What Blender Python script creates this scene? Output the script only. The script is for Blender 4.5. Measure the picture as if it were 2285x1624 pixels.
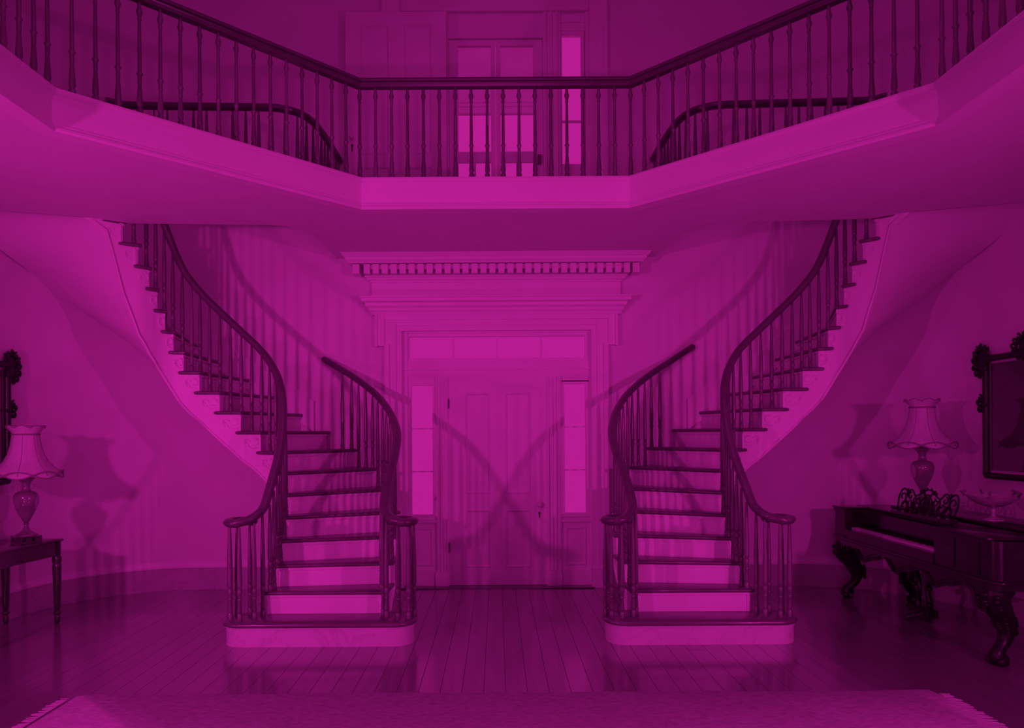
import bpy, bmesh, math, random
from mathutils import Vector, Matrix
for o in list(bpy.data.objects): bpy.data.objects.remove(o, do_unlink=True)
scn = bpy.context.scene
COL = scn.collection
PI = math.pi
random.seed(7)
TINT = (1.0, 0.0243, 0.592)          # the colour of the light in the whole picture

# ------------------------------------------------------------------ camera
F_PX, VPX, HZY, CAMZ = 1620.0, 1109.0, 968.0, 1.65
cd = bpy.data.cameras.new('camera'); cam = bpy.data.objects.new('camera', cd); COL.objects.link(cam)
cd.sensor_width = 36.0; cd.sensor_fit = 'HORIZONTAL'
cd.lens = 36.0*F_PX/2285.0
cd.shift_x = (1142.5-VPX)/2285.0
cd.shift_y = (HZY-812.0)/2285.0
cd.clip_start = 0.05; cd.clip_end = 200
cam.location = (0, 0, CAMZ); cam.rotation_euler = (PI/2, 0.006, 0)
scn.camera = cam
# ------------------------------------------------------------------ world
w = bpy.data.worlds.new('sky'); scn.world = w; w.use_nodes = True
bg = w.node_tree.nodes['Background']
bg.inputs[0].default_value = (*TINT, 1); bg.inputs[1].default_value = 0.47
# ------------------------------------------------------------------ photographer's lamps, left and right of the camera
def spot(name, loc, target, power, angle, blend, radius):
    l = bpy.data.lights.new(name, 'SPOT'); l.energy = power; l.color = TINT
    l.spot_size = math.radians(angle); l.spot_blend = blend; l.shadow_soft_size = radius
    o = bpy.data.objects.new(name, l); COL.objects.link(o); o.location = loc
    o.rotation_euler = (Vector(target)-Vector(loc)).to_track_quat('-Z', 'Y').to_euler()
    return o
spot('flood_lamp_left', (-3.75, 1.5, 2.25), (-0.7, 7.8, 0.8), 310, 106, 1.0, 0.09)
spot('flood_lamp_right', (3.75, 1.5, 2.00), (-1.1, 7.8, 0.8), 270, 108, 1.0, 0.09)
# low lamps standing on the floor at either side, turned up against the ceiling
spot('bounce_lamp_left', (-3.55, 4.0, 0.45), (-1.2, 5.0, 3.55), 66, 165, 1.0, 0.06)
spot('bounce_lamp_right', (3.05, 4.0, 0.45), (0.9, 5.0, 3.55), 40, 165, 1.0, 0.06)
# daylight lamps: unseen, added to lift the ambient, standing for rear doorway and cupola
def area_fill(name, loc, rot, sx, sy, power):
    l = bpy.data.lights.new(name, 'AREA'); l.shape = 'RECTANGLE'; l.size = sx; l.size_y = sy; l.energy = power; l.color = TINT
    o = bpy.data.objects.new(name, l); COL.objects.link(o); o.location = loc; o.rotation_euler = rot; return o
area_fill('rear_fill_lower', (-0.6, -2.55, 1.35), (PI/2, 0, 0), 3.4, 2.5, 60)
area_fill('rear_fill_upper', (-0.3, -2.55, 5.2), (PI/2, 0, 0), 2.4, 2.2, 50)
area_fill('overhead_fill', (0, 3.3, 7.35), (0, 0, 0), 3.5, 3.5, 26)
# ------------------------------------------------------------------ exposure
scn.view_settings.view_transform = 'Standard'; scn.view_settings.look = 'None'
scn.view_settings.exposure = 0.0; scn.view_settings.gamma = 1.0
scn.view_settings.use_curve_mapping = False

# ------------------------------------------------------------------ materials
def new_mat(name):
    m = bpy.data.materials.new(name); m.use_nodes = True
    nt = m.node_tree; return m, nt, nt.nodes['Principled BSDF']
def g(v): return (v, v, v, 1)
def mat(name, a, b=None, rough=0.5, spec=0.5, coat=0.0, scale=8.0, stretch=(1,1,1), bump=0.0, rnd=0.0, detail=4.0):
    m, nt, p = new_mat(name)
    b = a if b is None else b
    tc = nt.nodes.new('ShaderNodeTexCoord'); mp = nt.nodes.new('ShaderNodeMapping')
    mp.inputs['Scale'].default_value = stretch
    nt.links.new(tc.outputs['Object'], mp.inputs['Vector'])
    nz = nt.nodes.new('ShaderNodeTexNoise'); nz.inputs['Scale'].default_value = scale; nz.inputs['Detail'].default_value = detail
    oi = nt.nodes.new('ShaderNodeObjectInfo')
    if rnd:
        ad = nt.nodes.new('ShaderNodeVectorMath'); ad.operation = 'ADD'
        mu = nt.nodes.new('ShaderNodeVectorMath'); mu.operation = 'SCALE'; mu.inputs[0].default_value = (17, 23, 5)
        nt.links.new(oi.outputs['Random'], mu.inputs['Scale']); nt.links.new(mp.outputs[0], ad.inputs[0]); nt.links.new(mu.outputs[0], ad.inputs[1])
        nt.links.new(ad.outputs[0], nz.inputs['Vector'])
    else: nt.links.new(mp.outputs[0], nz.inputs['Vector'])
    rp = nt.nodes.new('ShaderNodeValToRGB')
    rp.color_ramp.elements[0].position = 0.3; rp.color_ramp.elements[1].position = 0.7
    rp.color_ramp.elements[0].color = g(a); rp.color_ramp.elements[1].color = g(b)
    nt.links.new(nz.outputs['Fac'], rp.inputs['Fac'])
    out = rp.outputs['Color']
    if rnd:
        mr = nt.nodes.new('ShaderNodeMapRange'); mr.inputs['To Min'].default_value = 1-rnd; mr.inputs['To Max'].default_value = 1+rnd
        nt.links.new(oi.outputs['Random'], mr.inputs['Value'])
        ml = nt.nodes.new('ShaderNodeVectorMath'); ml.operation = 'SCALE'
        nt.links.new(out, ml.inputs[0]); nt.links.new(mr.outputs[0], ml.inputs['Scale']); out = ml.outputs[0]
    nt.links.new(out, p.inputs['Base Color'])
    p.inputs['Roughness'].default_value = rough
    p.inputs['Specular IOR Level'].default_value = spec
    p.inputs['Coat Weight'].default_value = coat; p.inputs['Coat Roughness'].default_value = 0.12
    if bump:
        bp = nt.nodes.new('ShaderNodeBump'); bp.inputs['Strength'].default_value = bump; bp.inputs['Distance'].default_value = 0.004
        nt.links.new(nz.outputs['Fac'], bp.inputs['Height']); nt.links.new(bp.outputs[0], p.inputs['Normal'])
    return m
def marble(name, a, b, sc):
    m, nt, p = new_mat(name)
    tc = nt.nodes.new('ShaderNodeTexCoord')
    nz = nt.nodes.new('ShaderNodeTexNoise'); nz.inputs['Scale'].default_value = sc; nz.inputs['Detail'].default_value = 7; nz.inputs['Distortion'].default_value = 1.6
    nt.links.new(tc.outputs['Object'], nz.inputs['Vector'])
    rp = nt.nodes.new('ShaderNodeValToRGB'); e = rp.color_ramp.elements
    e[0].position = 0.40; e[0].color = g(a); e[1].position = 0.62; e[1].color = g(a*0.93)
    n = e.new(0.485); n.color = g(a*0.97); n = e.new(0.50); n.color = g(b); n = e.new(0.515); n.color = g(a*0.95)
    nt.links.new(nz.outputs['Fac'], rp.inputs['Fac']); nt.links.new(rp.outputs['Color'], p.inputs['Base Color'])
    p.inputs['Roughness'].default_value = 0.35
    return m
def blind_mat():
    m, nt, p = new_mat('window_blind_cloth')
    tl = nt.nodes.new('ShaderNodeBsdfTranslucent'); tl.inputs['Color'].default_value = g(0.66)
    nz = nt.nodes.new('ShaderNodeTexNoise'); nz.inputs['Scale'].default_value = 3
    rp = nt.nodes.new('ShaderNodeValToRGB'); rp.color_ramp.elements[0].color = g(0.84); rp.color_ramp.elements[1].color = g(0.90)
    nt.links.new(nz.outputs['Fac'], rp.inputs['Fac']); nt.links.new(rp.outputs['Color'], tl.inputs['Color']); nt.links.new(rp.outputs['Color'], p.inputs['Base Color'])
    p.inputs['Roughness'].default_value = 0.9
    mx = nt.nodes.new('ShaderNodeMixShader'); mx.inputs[0].default_value = 0.7
    nt.links.new(p.outputs[0], mx.inputs[1]); nt.links.new(tl.outputs[0], mx.inputs[2])
    nt.links.new(mx.outputs[0], nt.nodes['Material Output'].inputs['Surface'])
    return m
def glass_mat():
    m, nt, p = new_mat('window_glass')
    nt.nodes.remove(p)
    tr = nt.nodes.new('ShaderNodeBsdfTransparent'); gl = nt.nodes.new('ShaderNodeBsdfGlossy'); gl.inputs['Roughness'].default_value = 0.02
    fr = nt.nodes.new('ShaderNodeFresnel'); fr.inputs['IOR'].default_value = 1.12
    mx = nt.nodes.new('ShaderNodeMixShader')
    nt.links.new(fr.outputs[0], mx.inputs[0]); nt.links.new(tr.outputs[0], mx.inputs[1]); nt.links.new(gl.outputs[0], mx.inputs[2])
    nt.links.new(mx.outputs[0], nt.nodes['Material Output'].inputs['Surface'])
    return m
M = {
 'plaster': mat('wall_plaster', 0.70, 0.74, rough=0.85, spec=0.2, scale=3, bump=0.04),
 'paint': mat('white_paint', 0.75, 0.78, rough=0.55, spec=0.3, scale=2),
 'riser': mat('riser_paint', 0.72, 0.78, rough=0.4, spec=0.4, scale=3),
 'wood': mat('dark_handrail_wood', 0.095, 0.125, rough=0.28, spec=0.5, coat=0.25, scale=10, stretch=(1,1,1)),
 'baluster': mat('dark_baluster_wood', 0.125, 0.18, rough=0.32, spec=0.5, coat=0.2, scale=14, stretch=(3,3,0.4), rnd=0.22),
 'tread': mat('tread_wood', 0.125, 0.17, rough=0.28, spec=0.5, coat=0.2, scale=5, stretch=(1,6,6)),
 'plank': mat('floor_plank_wood', 0.18, 0.235, rough=0.3, spec=0.5, coat=0.9, scale=4, stretch=(6,0.3,1), bump=0.015, rnd=0.07, detail=7),
 'subfloor': mat('floor_gap', 0.02, 0.03, rough=0.9),
 'marble': marble('marbled_paint', 0.47, 0.38, 1.8),
 'marble_light': marble('pale_marble', 0.64, 0.54, 1.6),
 'ebony': mat('rosewood', 0.012, 0.022, rough=0.22, spec=0.5, coat=0.3, scale=6, stretch=(1,1,4)),
 'ebony_carved': mat('carved_rosewood', 0.008, 0.016, rough=0.35, spec=0.45, scale=20),
 'mahogany': mat('mahogany', 0.03, 0.055, rough=0.2, spec=0.5, coat=0.4, scale=5, stretch=(1,6,6)),
 'ivory': mat('ivory', 0.75, 0.82, rough=0.3, scale=12),
 'black_key': mat('ebony_key', 0.008, 0.01, rough=0.25),
 'porcelain': mat('porcelain', 0.16, 0.30, rough=0.12, spec=0.6, coat=0.4, scale=9),
 'porcelain_light': mat('painted_porcelain', 0.38, 0.50, rough=0.15, spec=0.6, scale=25),
 'gilt': mat('gilt_metal', 0.25, 0.35, rough=0.3, spec=0.6, scale=14),
 'shade': mat('lampshade_silk', 0.55, 0.62, rough=0.8, spec=0.1, scale=30, stretch=(1,1,0.1)),
 'ribbon': mat('shade_ribbon', 0.26, 0.32, rough=0.7, scale=30),
 'brass': mat('dark_brass', 0.10, 0.14, rough=0.35, spec=0.6, scale=12),
 'knob': mat('white_porcelain_knob', 0.7, 0.75, rough=0.15, spec=0.6, scale=5),
 'mirror': mat('old_mirror_glass', 0.05, 0.07, rough=0.06, spec=1.0, coat=0.6, scale=3),
 'rug': mat('woven_rug', 0.50, 0.72, rough=0.95, spec=0.05, scale=22, stretch=(1,2.2,1), bump=0.4, detail=6),
 'fringe': mat('rug_fringe', 0.42, 0.5, rough=0.95, spec=0.05, scale=40),
 'blind': blind_mat(),
 'glass': glass_mat(),
}
_p = M['plank'].node_tree.nodes['Principled BSDF']; _p.inputs['Coat IOR'].default_value = 2.2; _p.inputs['Coat Roughness'].default_value = 0.13
# ------------------------------------------------------------------ mesh builder
W = {}          # world offset of every object
class MB:
    def __init__(s): s.v = []; s.f = []
    def add(s, vs, fs):
        n = len(s.v); s.v += [tuple(q) for q in vs]; s.f += [tuple(i+n for i in f) for f in fs]; return s
    def box(s, x0, x1, y0, y1, z0, z1):
        if x0 > x1: x0, x1 = x1, x0
        if y0 > y1: y0, y1 = y1, y0
        vs = [(x0,y0,z0),(x1,y0,z0),(x1,y1,z0),(x0,y1,z0),(x0,y0,z1),(x1,y0,z1),(x1,y1,z1),(x0,y1,z1)]
        return s.add(vs, [(3,2,1,0),(4,5,6,7),(0,1,5,4),(1,2,6,5),(2,3,7,6),(3,0,4,7)])
    def prism(s, poly, z0, z1):
        if area(poly) < 0: poly = poly[::-1]
        n = len(poly)
        return s.add([(x,y,z0) for x,y in poly]+[(x,y,z1) for x,y in poly],
                     [tuple(range(n-1,-1,-1)), tuple(range(n,2*n))]+[(i,(i+1)%n,n+(i+1)%n,n+i) for i in range(n)])
    def slab(s, poly, z0, z1, r, seg=4):
        """extruded polygon with a rounded (bull-nose) edge all round"""
        if area(poly) < 0: poly = poly[::-1]
        n = len(poly); rings = []
        h = (z1-z0)/2; zm = (z0+z1)/2
        for j in range(seg+1):
            a = -PI/2+PI*j/seg
            rings.append((inset(poly, r*(1-math.cos(a))), zm+h*math.sin(a)))
        vs = [(x,y,z) for pl,z in rings for x,y in pl]; fs = [tuple(range(n-1,-1,-1)), tuple(range(seg*n,(seg+1)*n))]
        for j in range(seg):
            for i in range(n):
                k = (i+1)%n; fs.append((j*n+i, j*n+k, (j+1)*n+k, (j+1)*n+i))
        return s.add(vs, fs)
    def lathe(s, prof, c=(0,0,0), n=12, mod=None):
        vs = []; fs = []; m = len(prof)
        for r,z in prof:
            for i in range(n):
                a = 2*PI*i/n; rr = r if mod is None else r*mod(a, z)
                vs.append((c[0]+rr*math.cos(a), c[1]+rr*math.sin(a), c[2]+z))
        for j in range(m-1):
            for i in range(n):
                k = (i+1)%n; fs.append((j*n+i, j*n+k, (j+1)*n+k, (j+1)*n+i))
        fs.append(tuple(range(n-1,-1,-1))); fs.append(tuple(range((m-1)*n, m*n)))
        return s.add(vs, fs)
    def sweep(s, path, sec, closed=False, radii=None, frame_up=Vector((0,0,1))):
        path = [Vector(p) for p in path]; n = len(path); m = len(sec); vs = []; fs = []
        last = None
        for i,p in enumerate(path):
            if closed: t = path[(i+1)%n]-path[i-1]
            else: t = path[min(i+1,n-1)]-path[max(i-1,0)]
            t.normalize()
            sd = t.cross(frame_up)
            if sd.length < 1e-3: sd = last if last is not None else t.cross(Vector((0.3,1,0.1)))
            sd.normalize(); last = sd
            up = sd.cross(t); k = 1 if radii is None else radii[i]
            for a,b in sec: vs.append(p+sd*a*k+up*b*k)
        for i in range(n if closed else n-1):
            q = (i+1)%n
            for j in range(m):
                l = (j+1)%m; fs.append((i*m+j, i*m+l, q*m+l, q*m+j))
        if not closed:
            fs.append(tuple(range(m-1,-1,-1))); fs.append(tuple(range((n-1)*m, n*m)))
        return s.add(vs, fs)
    def tube(s, path, r, n=6, radii=None, closed=False, up=Vector((0,0,1))):
        return s.sweep(path, [(r*math.cos(2*PI*i/n), r*math.sin(2*PI*i/n)) for i in range(n)], closed, radii, up)
    def ball(s, c, rx, ry=None, rz=None, n=8, m=6):
        ry = ry or rx; rz = rz or rx; vs = []; fs = []
        for j in range(m+1):
            a = -PI/2+PI*j/m
            for i in range(n):
                b = 2*PI*i/n
                vs.append((c[0]+rx*math.cos(a)*math.cos(b), c[1]+ry*math.cos(a)*math.sin(b), c[2]+rz*math.sin(a)))
        for j in range(m):
            for i in range(n):
                k = (i+1)%n; fs.append((j*n+i, j*n+k, (j+1)*n+k, (j+1)*n+i))
        return s.add(vs, fs)
    def grid(s, rows):
        n = len(rows[0]); vs = [p for r in rows for p in r]
        return s.add(vs, [(j*n+i, j*n+i+1, (j+1)*n+i+1, (j+1)*n+i) for j in range(len(rows)-1) for i in range(n-1)])
    def mesh(s, name, m, angle=35):
        me = bpy.data.meshes.new(name); me.from_pydata(s.v, [], s.f); me.validate(); me.update()
        bm = bmesh.new(); bm.from_mesh(me); bmesh.ops.recalc_face_normals(bm, faces=bm.faces); bm.to_mesh(me); bm.free()
        me.materials.append(M[m]); me.shade_smooth(); me.set_sharp_from_angle(angle=math.radians(angle))
        return me
def area(p): return sum(p[i][0]*p[(i+1)%len(p)][1]-p[(i+1)%len(p)][0]*p[i][1] for i in range(len(p)))/2
def inset(p, d):
    if abs(d) < 1e-7: return list(p)
    n = len(p); out = []
    for i in range(n):
        a = Vector(p[i-1]); b = Vector(p[i]); c = Vector(p[(i+1)%n])
        u = (b-a).normalized(); v = (c-b).normalized()
        n1 = Vector((-u.y, u.x)); n2 = Vector((-v.y, v.x)); q = n1+n2
        l = max(0.35, 1+n1.dot(n2)); out.append(tuple(b+q*(d/l)))
    return out
def put(o, parent, loc):
    COL.objects.link(o)
    if parent is not None:
        o.parent = parent; o.location = Vector(loc)-W[parent.name]
    else: o.location = loc
    W[o.name] = Vector(loc)
    return o
def part(name, mb, m, parent=None, angle=35, loc=(0,0,0)):
    me = mb if isinstance(mb, bpy.types.Mesh) else mb.mesh(name, m, angle)
    return put(bpy.data.objects.new(name, me), parent, loc)
def empty(name, loc):
    e = bpy.data.objects.new(name, None); e.empty_display_size = 0.1
    return put(e, None, loc)
def tag(o, label, cat=None, group=None, kind=None):
    o['label'] = label
    if cat: o['category'] = cat
    if group: o['group'] = group
    if kind: o['kind'] = kind
    return o
def struct(name, mb, m, label, angle=35):
    o = part(name, mb, m, None, angle); o['kind'] = 'structure'; o['label'] = label; return o
def cr(pts, sub=6):
    """Catmull-Rom resampling of a list of vectors"""
    P = [Vector(p) for p in pts]; P = [2*P[0]-P[1]]+P+[2*P[-1]-P[-2]]; out = []
    for i in range(1, len(P)-2):
        for j in range(sub):
            t = j/sub; a,b,c,d = P[i-1],P[i],P[i+1],P[i+2]
            out.append(0.5*((2*b)+(c-a)*t+(2*a-5*b+4*c-d)*t*t+(3*b-a-3*c+d)*t**3))
    out.append(P[-2]); return out
def circ(r, n=10, sx=1, sy=1): return [(r*sx*math.cos(2*PI*i/n), r*sy*math.sin(2*PI*i/n)) for i in range(n)]

# ------------------------------------------------------------------ the shell
YB = 7.83                       # back wall
ACX, ACY, AR = 3.17, 6.56, 1.27 # rounded corners: centre and radius
XW = ACX+AR                     # side walls
YF = -2.6; ZC = 3.55; ZG = 3.76; ZT = 7.4
H = 0.188                       # riser height
def wall_path(s, off=0.0, n=20, yend=YF):
    """plan of one side wall, from the back wall round the corner to the front; off > 0 moves it into the room"""
    r = AR-off
    pts = [(s*(ACX+r*math.sin(PI/2*i/n)), ACY+r*math.cos(PI/2*i/n)) for i in range(n+1)]
    return pts+[(s*(ACX+r), y) for y in (5.0, 3.0, 1.0, yend)]
for s, side in ((-1,'left'),(1,'right')):
    a = wall_path(s); b = wall_path(s, -0.2)
    mb = MB()
    rows = [[(x,y,0) for x,y in a],[(x,y,ZT) for x,y in a],[(x,y,ZT) for x,y in b],[(x,y,0) for x,y in b],[(x,y,0) for x,y in a]]
    mb.grid(rows)
    struct('wall_'+side, mb, 'plaster', 'plain plastered %s wall with rounded corner behind the stair'%side, 40)
mb = MB(); OX = 1.03; OZ = 2.80; UZ = 6.62
for s in (-1,1): mb.box(s*OX, s*ACX, YB, YB+0.22, 0, ZT)
mb.box(-OX, OX, YB, YB+0.22, OZ, ZG); mb.box(-OX, OX, YB, YB+0.22, UZ, ZT)
struct('wall_back', mb, 'plaster', 'plastered back wall around the two front doors, one above the other')
struct('wall_front', MB().box(-XW-0.2, XW+0.2, YF-0.2, YF, 0, ZT), 'plaster', 'plain wall behind the camera')
struct('ceiling_upper', MB().box(-XW-0.2, XW+0.2, YF-0.2, YB+0.22, ZT, ZT+0.1), 'plaster', 'plain ceiling high over the gallery')

# floor: planks running away from the camera
fl = struct('floor', MB().box(-XW-0.1, XW+0.1, YF, YB+0.3, -0.12, -0.022), 'subfloor', 'dark polished plank floor of the hall')
PW = 0.14; x = -XW+0.005; i = 0
while x < XW-0.02:
    x1 = min(x+PW, XW-0.002); m_ = min(abs(x), abs(x1))
    ye = YB-0.004 if m_ <= ACX else ACY+math.sqrt(max(0, (AR+0.02)**2-(m_-ACX)**2))
    cut = random.uniform(0.5, 6.8)
    for y0, y1 in ((YF, cut), (cut+0.004, ye)):
        if y1-y0 < 0.1: continue
        gp = 0.0011; b_ = 0.0009
        P = [(x+gp, y0), (x1-gp, y0), (x1-gp, y1), (x+gp, y1)]
        q = MB(); Q = inset(P, b_); n_ = 4
        q.add([(a,b,-0.022) for a,b in P]+[(a,b,-b_) for a,b in P]+[(a,b,0) for a,b in Q],
              [(3,2,1,0),(8,9,10,11)]+[(k,(k+1)%4,4+(k+1)%4,4+k) for k in range(4)]+[(4+k,4+(k+1)%4,8+(k+1)%4,8+k) for k in range(4)])
        part('plank', q, 'plank', fl)
    x += PW; i += 1

# gallery floor and the ceiling under it, with the octagonal well and the two stair openings
YA = 6.10; SA = 1.13                          # front side of the octagon
OCT = []
for (u, y) in ((SA, YA), (SA+1.61, YA-1.61), (SA+1.61, YA-1.61-2*SA), (SA, YA-3.22-2*SA)): OCT.append((u, y))
OCTL = [(-u, y) for u, y in OCT]; OCTP = OCT+OCTL[::-1]
STAIRHOLE = [(1.715, YB+0.05), (1.72, 7.3), (1.735, 7.0), (1.76, 6.82), (1.82, 6.68), (1.92, 6.59), (2.05, 6.555), (2.6, 6.53), (3.10, 6.50), (3.36, 6.475), (3.47, 6.43), (3.53, 6.35), (XW+0.05, 6.03), (XW+0.05, 6.6)]
STAIRHOLE += [(ACX+(AR+0.05)*math.cos(PI/2*i/12), ACY+(AR+0.05)*math.sin(PI/2*i/12)) for i in range(1, 13)]
def outline(off):
    L = wall_path(-1, -off); R = wall_path(1, -off)
    return R+L[::-1]
def filled(name, loops, z0, z1, m):
    cu = bpy.data.curves.new(name, 'CURVE'); cu.dimensions = '2D'; cu.fill_mode = 'BOTH'; cu.extrude = (z1-z0)/2
    for lp in loops:
        sp = cu.splines.new('POLY'); sp.points.add(len(lp)-1); sp.use_cyclic_u = True
        for i,(a,b) in enumerate(lp): sp.points[i].co = (a, b, 0, 1)
    t = bpy.data.objects.new('t', cu); COL.objects.link(t)
    dg = bpy.context.evaluated_depsgraph_get(); dg.update()
    me = bpy.data.meshes.new_from_object(t.evaluated_get(dg)); bpy.data.objects.remove(t)
    me.transform(Matrix.Translation((0,0,(z0+z1)/2))); me.name = name
    me.materials.clear(); me.materials.append(M[m]); return me
OCTH = inset(OCTP if area(OCTP) > 0 else OCTP[::-1], -0.05)
holes = [OCTH, STAIRHOLE, [(-u, y) for u, y in STAIRHOLE]]
me = filled('ceiling', [outline(0.1)]+holes, ZC, 3.70, 'plaster')
struct('ceiling', me, None, 'plain plaster ceiling under the gallery with octagonal opening')
me = filled('gallery_floor', [outline(0.1)]+holes, 3.70, ZG, 'tread')
o = struct('floor_gallery', me, None, 'dark wooden floor of the gallery around the octagonal opening')
# fascia round the octagon: profile (distance into the well, z)
FPROF = [(-0.10, 3.70),(-0.10, 3.800),(0.035, 3.800),(0.040, 3.785),(0.032, 3.770),(0.018, 3.760),(0.012, 3.745),(0.004, 3.735),(0.0, 3.73),
         (0.0, 3.595),(0.010, 3.588),(0.012, 3.572),(0.024, 3.564),(0.028, 3.548),(0.020, 3.535),(-0.10, 3.535)]
rows = []
for d, z in FPROF:
    q = inset(OCTP if area(OCTP) > 0 else OCTP[::-1], d); rows.append([(a,b,z) for a,b in q]+[(q[0][0],q[0][1],z)])
rows.append(rows[0])
fm = MB().grid(rows)
struct('trim_1', fm, 'paint', 'white moulded fascia band around the octagonal gallery opening', 25)

# baseboards (marbled plinth + white cap) ------------------------------------------------
def base_strip(path_fn, prof):
    rows = []
    for d, z in prof: rows.append([(a,b,z) for a,b in path_fn(d)])
    rows.append(rows[0]); return MB().grid(rows)
PL = [(0.0,0.0),(0.030,0.0),(0.030,0.235),(0.0,0.235)]
CAP = [(0.0,0.235),(0.036,0.235),(0.036,0.250),(0.026,0.258),(0.022,0.275),(0.012,0.283),(0.010,0.300),(0.0,0.300)]
for s, side in ((-1,'left'),(1,'right')):
    fn = lambda d, s=s: wall_path(s, d)
    o = struct('baseboard_'+side, base_strip(fn, PL), 'marble', 'marbled baseboard curving along the %s wall'%side)
    part('cap_moulding', base_strip(fn, CAP), 'paint', o, 25)
for s, side in ((-1,'back_left'),(1,'back_right')):
    fn = lambda d, s=s: [(s*1.20, YB-d), (s*ACX, YB-d)]
    o = struct('baseboard_'+side, base_strip(fn, PL), 'marble', 'marbled baseboard on the back wall, %s of the front door'%('left' if s<0 else 'right'))
    part('cap_moulding', base_strip(fn, CAP), 'paint', o, 25)

# ------------------------------------------------------------------ front door, sidelights, transom, entablature
def framed_window(name, x0, x1, z0, z1, y, nx, nz, bar, label):
    """a glazed frame: stiles, rails, muntins and panes"""
    fr = MB(); b = 0.035
    fr.box(x0-b, x0, y-0.02, y+0.05, z0-b, z1+b); fr.box(x1, x1+b, y-0.02, y+0.05, z0-b, z1+b)
    fr.box(x0, x1, y-0.02, y+0.05, z0-b, z0); fr.box(x0, x1, y-0.02, y+0.05, z1, z1+b)
    o = struct(name, fr, 'paint', label)
    for k in range(1, nx):
        xc = x0+(x1-x0)*k/nx; part('muntin', MB().box(xc-bar, xc+bar, y-0.012, y+0.03, z0, z1), 'paint', o)
    for k in range(1, nz):
        zc = z0+(z1-z0)*k/nz; part('muntin', MB().box(x0, x1, y-0.012, y+0.03, zc-bar, zc+bar), 'paint', o)
    for i in range(nx):
        for j in range(nz):
            a0 = x0+(x1-x0)*i/nx; a1 = x0+(x1-x0)*(i+1)/nx; c0 = z0+(z1-z0)*j/nz; c1 = z0+(z1-z0)*(j+1)/nz
            part('pane', MB().box(a0+0.001, a1-0.001, y+0.008, y+0.012, c0+0.001, c1-0.001), 'glass', o)
    return o
YD = 7.97
framed_window('window_1', -0.93, -0.70, 0.775, 2.18, YD, 1, 3, 0.006, 'narrow three-pane sidelight left of the ground floor door')
framed_window('window_2', 0.735, 0.965, 0.785, 2.19, YD, 1, 3, 0.006, 'narrow three-pane sidelight right of the ground floor door')
framed_window('window_3', -0.95, 0.965, 2.475, 2.71, YD, 4, 1, 0.008, 'four-pane transom window over the ground floor door')
def panelled_leaf(name, x0, x1, z0, z1, y, th, cols, rows, m, label, face=-1):
    """door leaf: stiles and rails around sunk panels with a moulding. rows = list of (z0,z1), cols = list of (x0,x1)"""
    core = MB().box(x0, x1, y+0.012, y+th-0.012, z0, z1)
    o = struct(name, core, m, label)
    xs = [x0]+[v for c in cols for v in c]+[x1]; zs = [z0]+[v for r in rows for v in r]+[z1]
    for i in range(0, len(xs), 2): part('stile', MB().box(xs[i], xs[i+1], y, y+th, z0, z1), m, o)
    for i in range(0, len(zs), 2):
        for c in cols: part('rail', MB().box(c[0], c[1], y+0.0005, y+th-0.0005, zs[i], zs[i+1]), m, o)
    for c in cols:
        for r in rows:
            q = MB(); a0, a1 = c; b0, b1 = r
            lv = [(0.0, y+0.002), (0.012, y-0.004), (0.024, y+0.004), (0.030, y+0.012), (0.055, y+0.008)]
            V = []
            for d, yy in lv: V += [(a0+d,yy,b0+d),(a1-d,yy,b0+d),(a1-d,yy,b1-d),(a0+d,yy,b1-d)]
            Fc = [(4*j+k, 4*j+(k+1)%4, 4*j+4+(k+1)%4, 4*j+4+k) for j in range(len(lv)-1) for k in range(4)]
            n = 4*(len(lv)-1); Fc.append((n, n+1, n+2, n+3)); q.add(V, Fc)
            part('panel', q, m, o, 20)
    return o
YDR = 7.945
d1 = panelled_leaf('door_1', -0.525, 0.540, 0.012, 2.27, YDR, 0.05, [(-0.35,-0.07),(0.085,0.365)], [(0.20,0.83),(1.0,2.10)], 'paint', 'tall white four-panel front door between the staircases')
kn = part('door_knob', MB().lathe([(0.008,0),(0.010,0.03),(0.022,0.036),(0.030,0.05),(0.030,0.062),(0.020,0.074),(0.004,0.078)], n=14), 'knob', d1, loc=(0.455, YDR, 0.885))
kn.rotation_euler = (PI/2, 0, 0)
part('rosette', MB().lathe([(0.026,0),(0.026,0.004),(0.016,0.008)], n=14), 'brass', d1, loc=(0.455, YDR, 0.885)).rotation_euler = (PI/2,0,0)
part('keyhole_plate', MB().lathe([(0.013,0),(0.013,0.004),(0.008,0.006)], n=10).box(-0.006,0.006,-0.05,0.0,0,0.005), 'black_key', d1, loc=(0.455, YDR, 0.79)).rotation_euler = (PI/2,0,0)
for z in (1.98, 0.42): part('hinge', MB().box(-0.545,-0.515,YDR-0.012,YDR+0.002,z-0.05,z+0.05).tube([(-0.53,YDR-0.012,z-0.055),(-0.53,YDR-0.012,z+0.055)],0.008), 'brass', d1)
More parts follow.
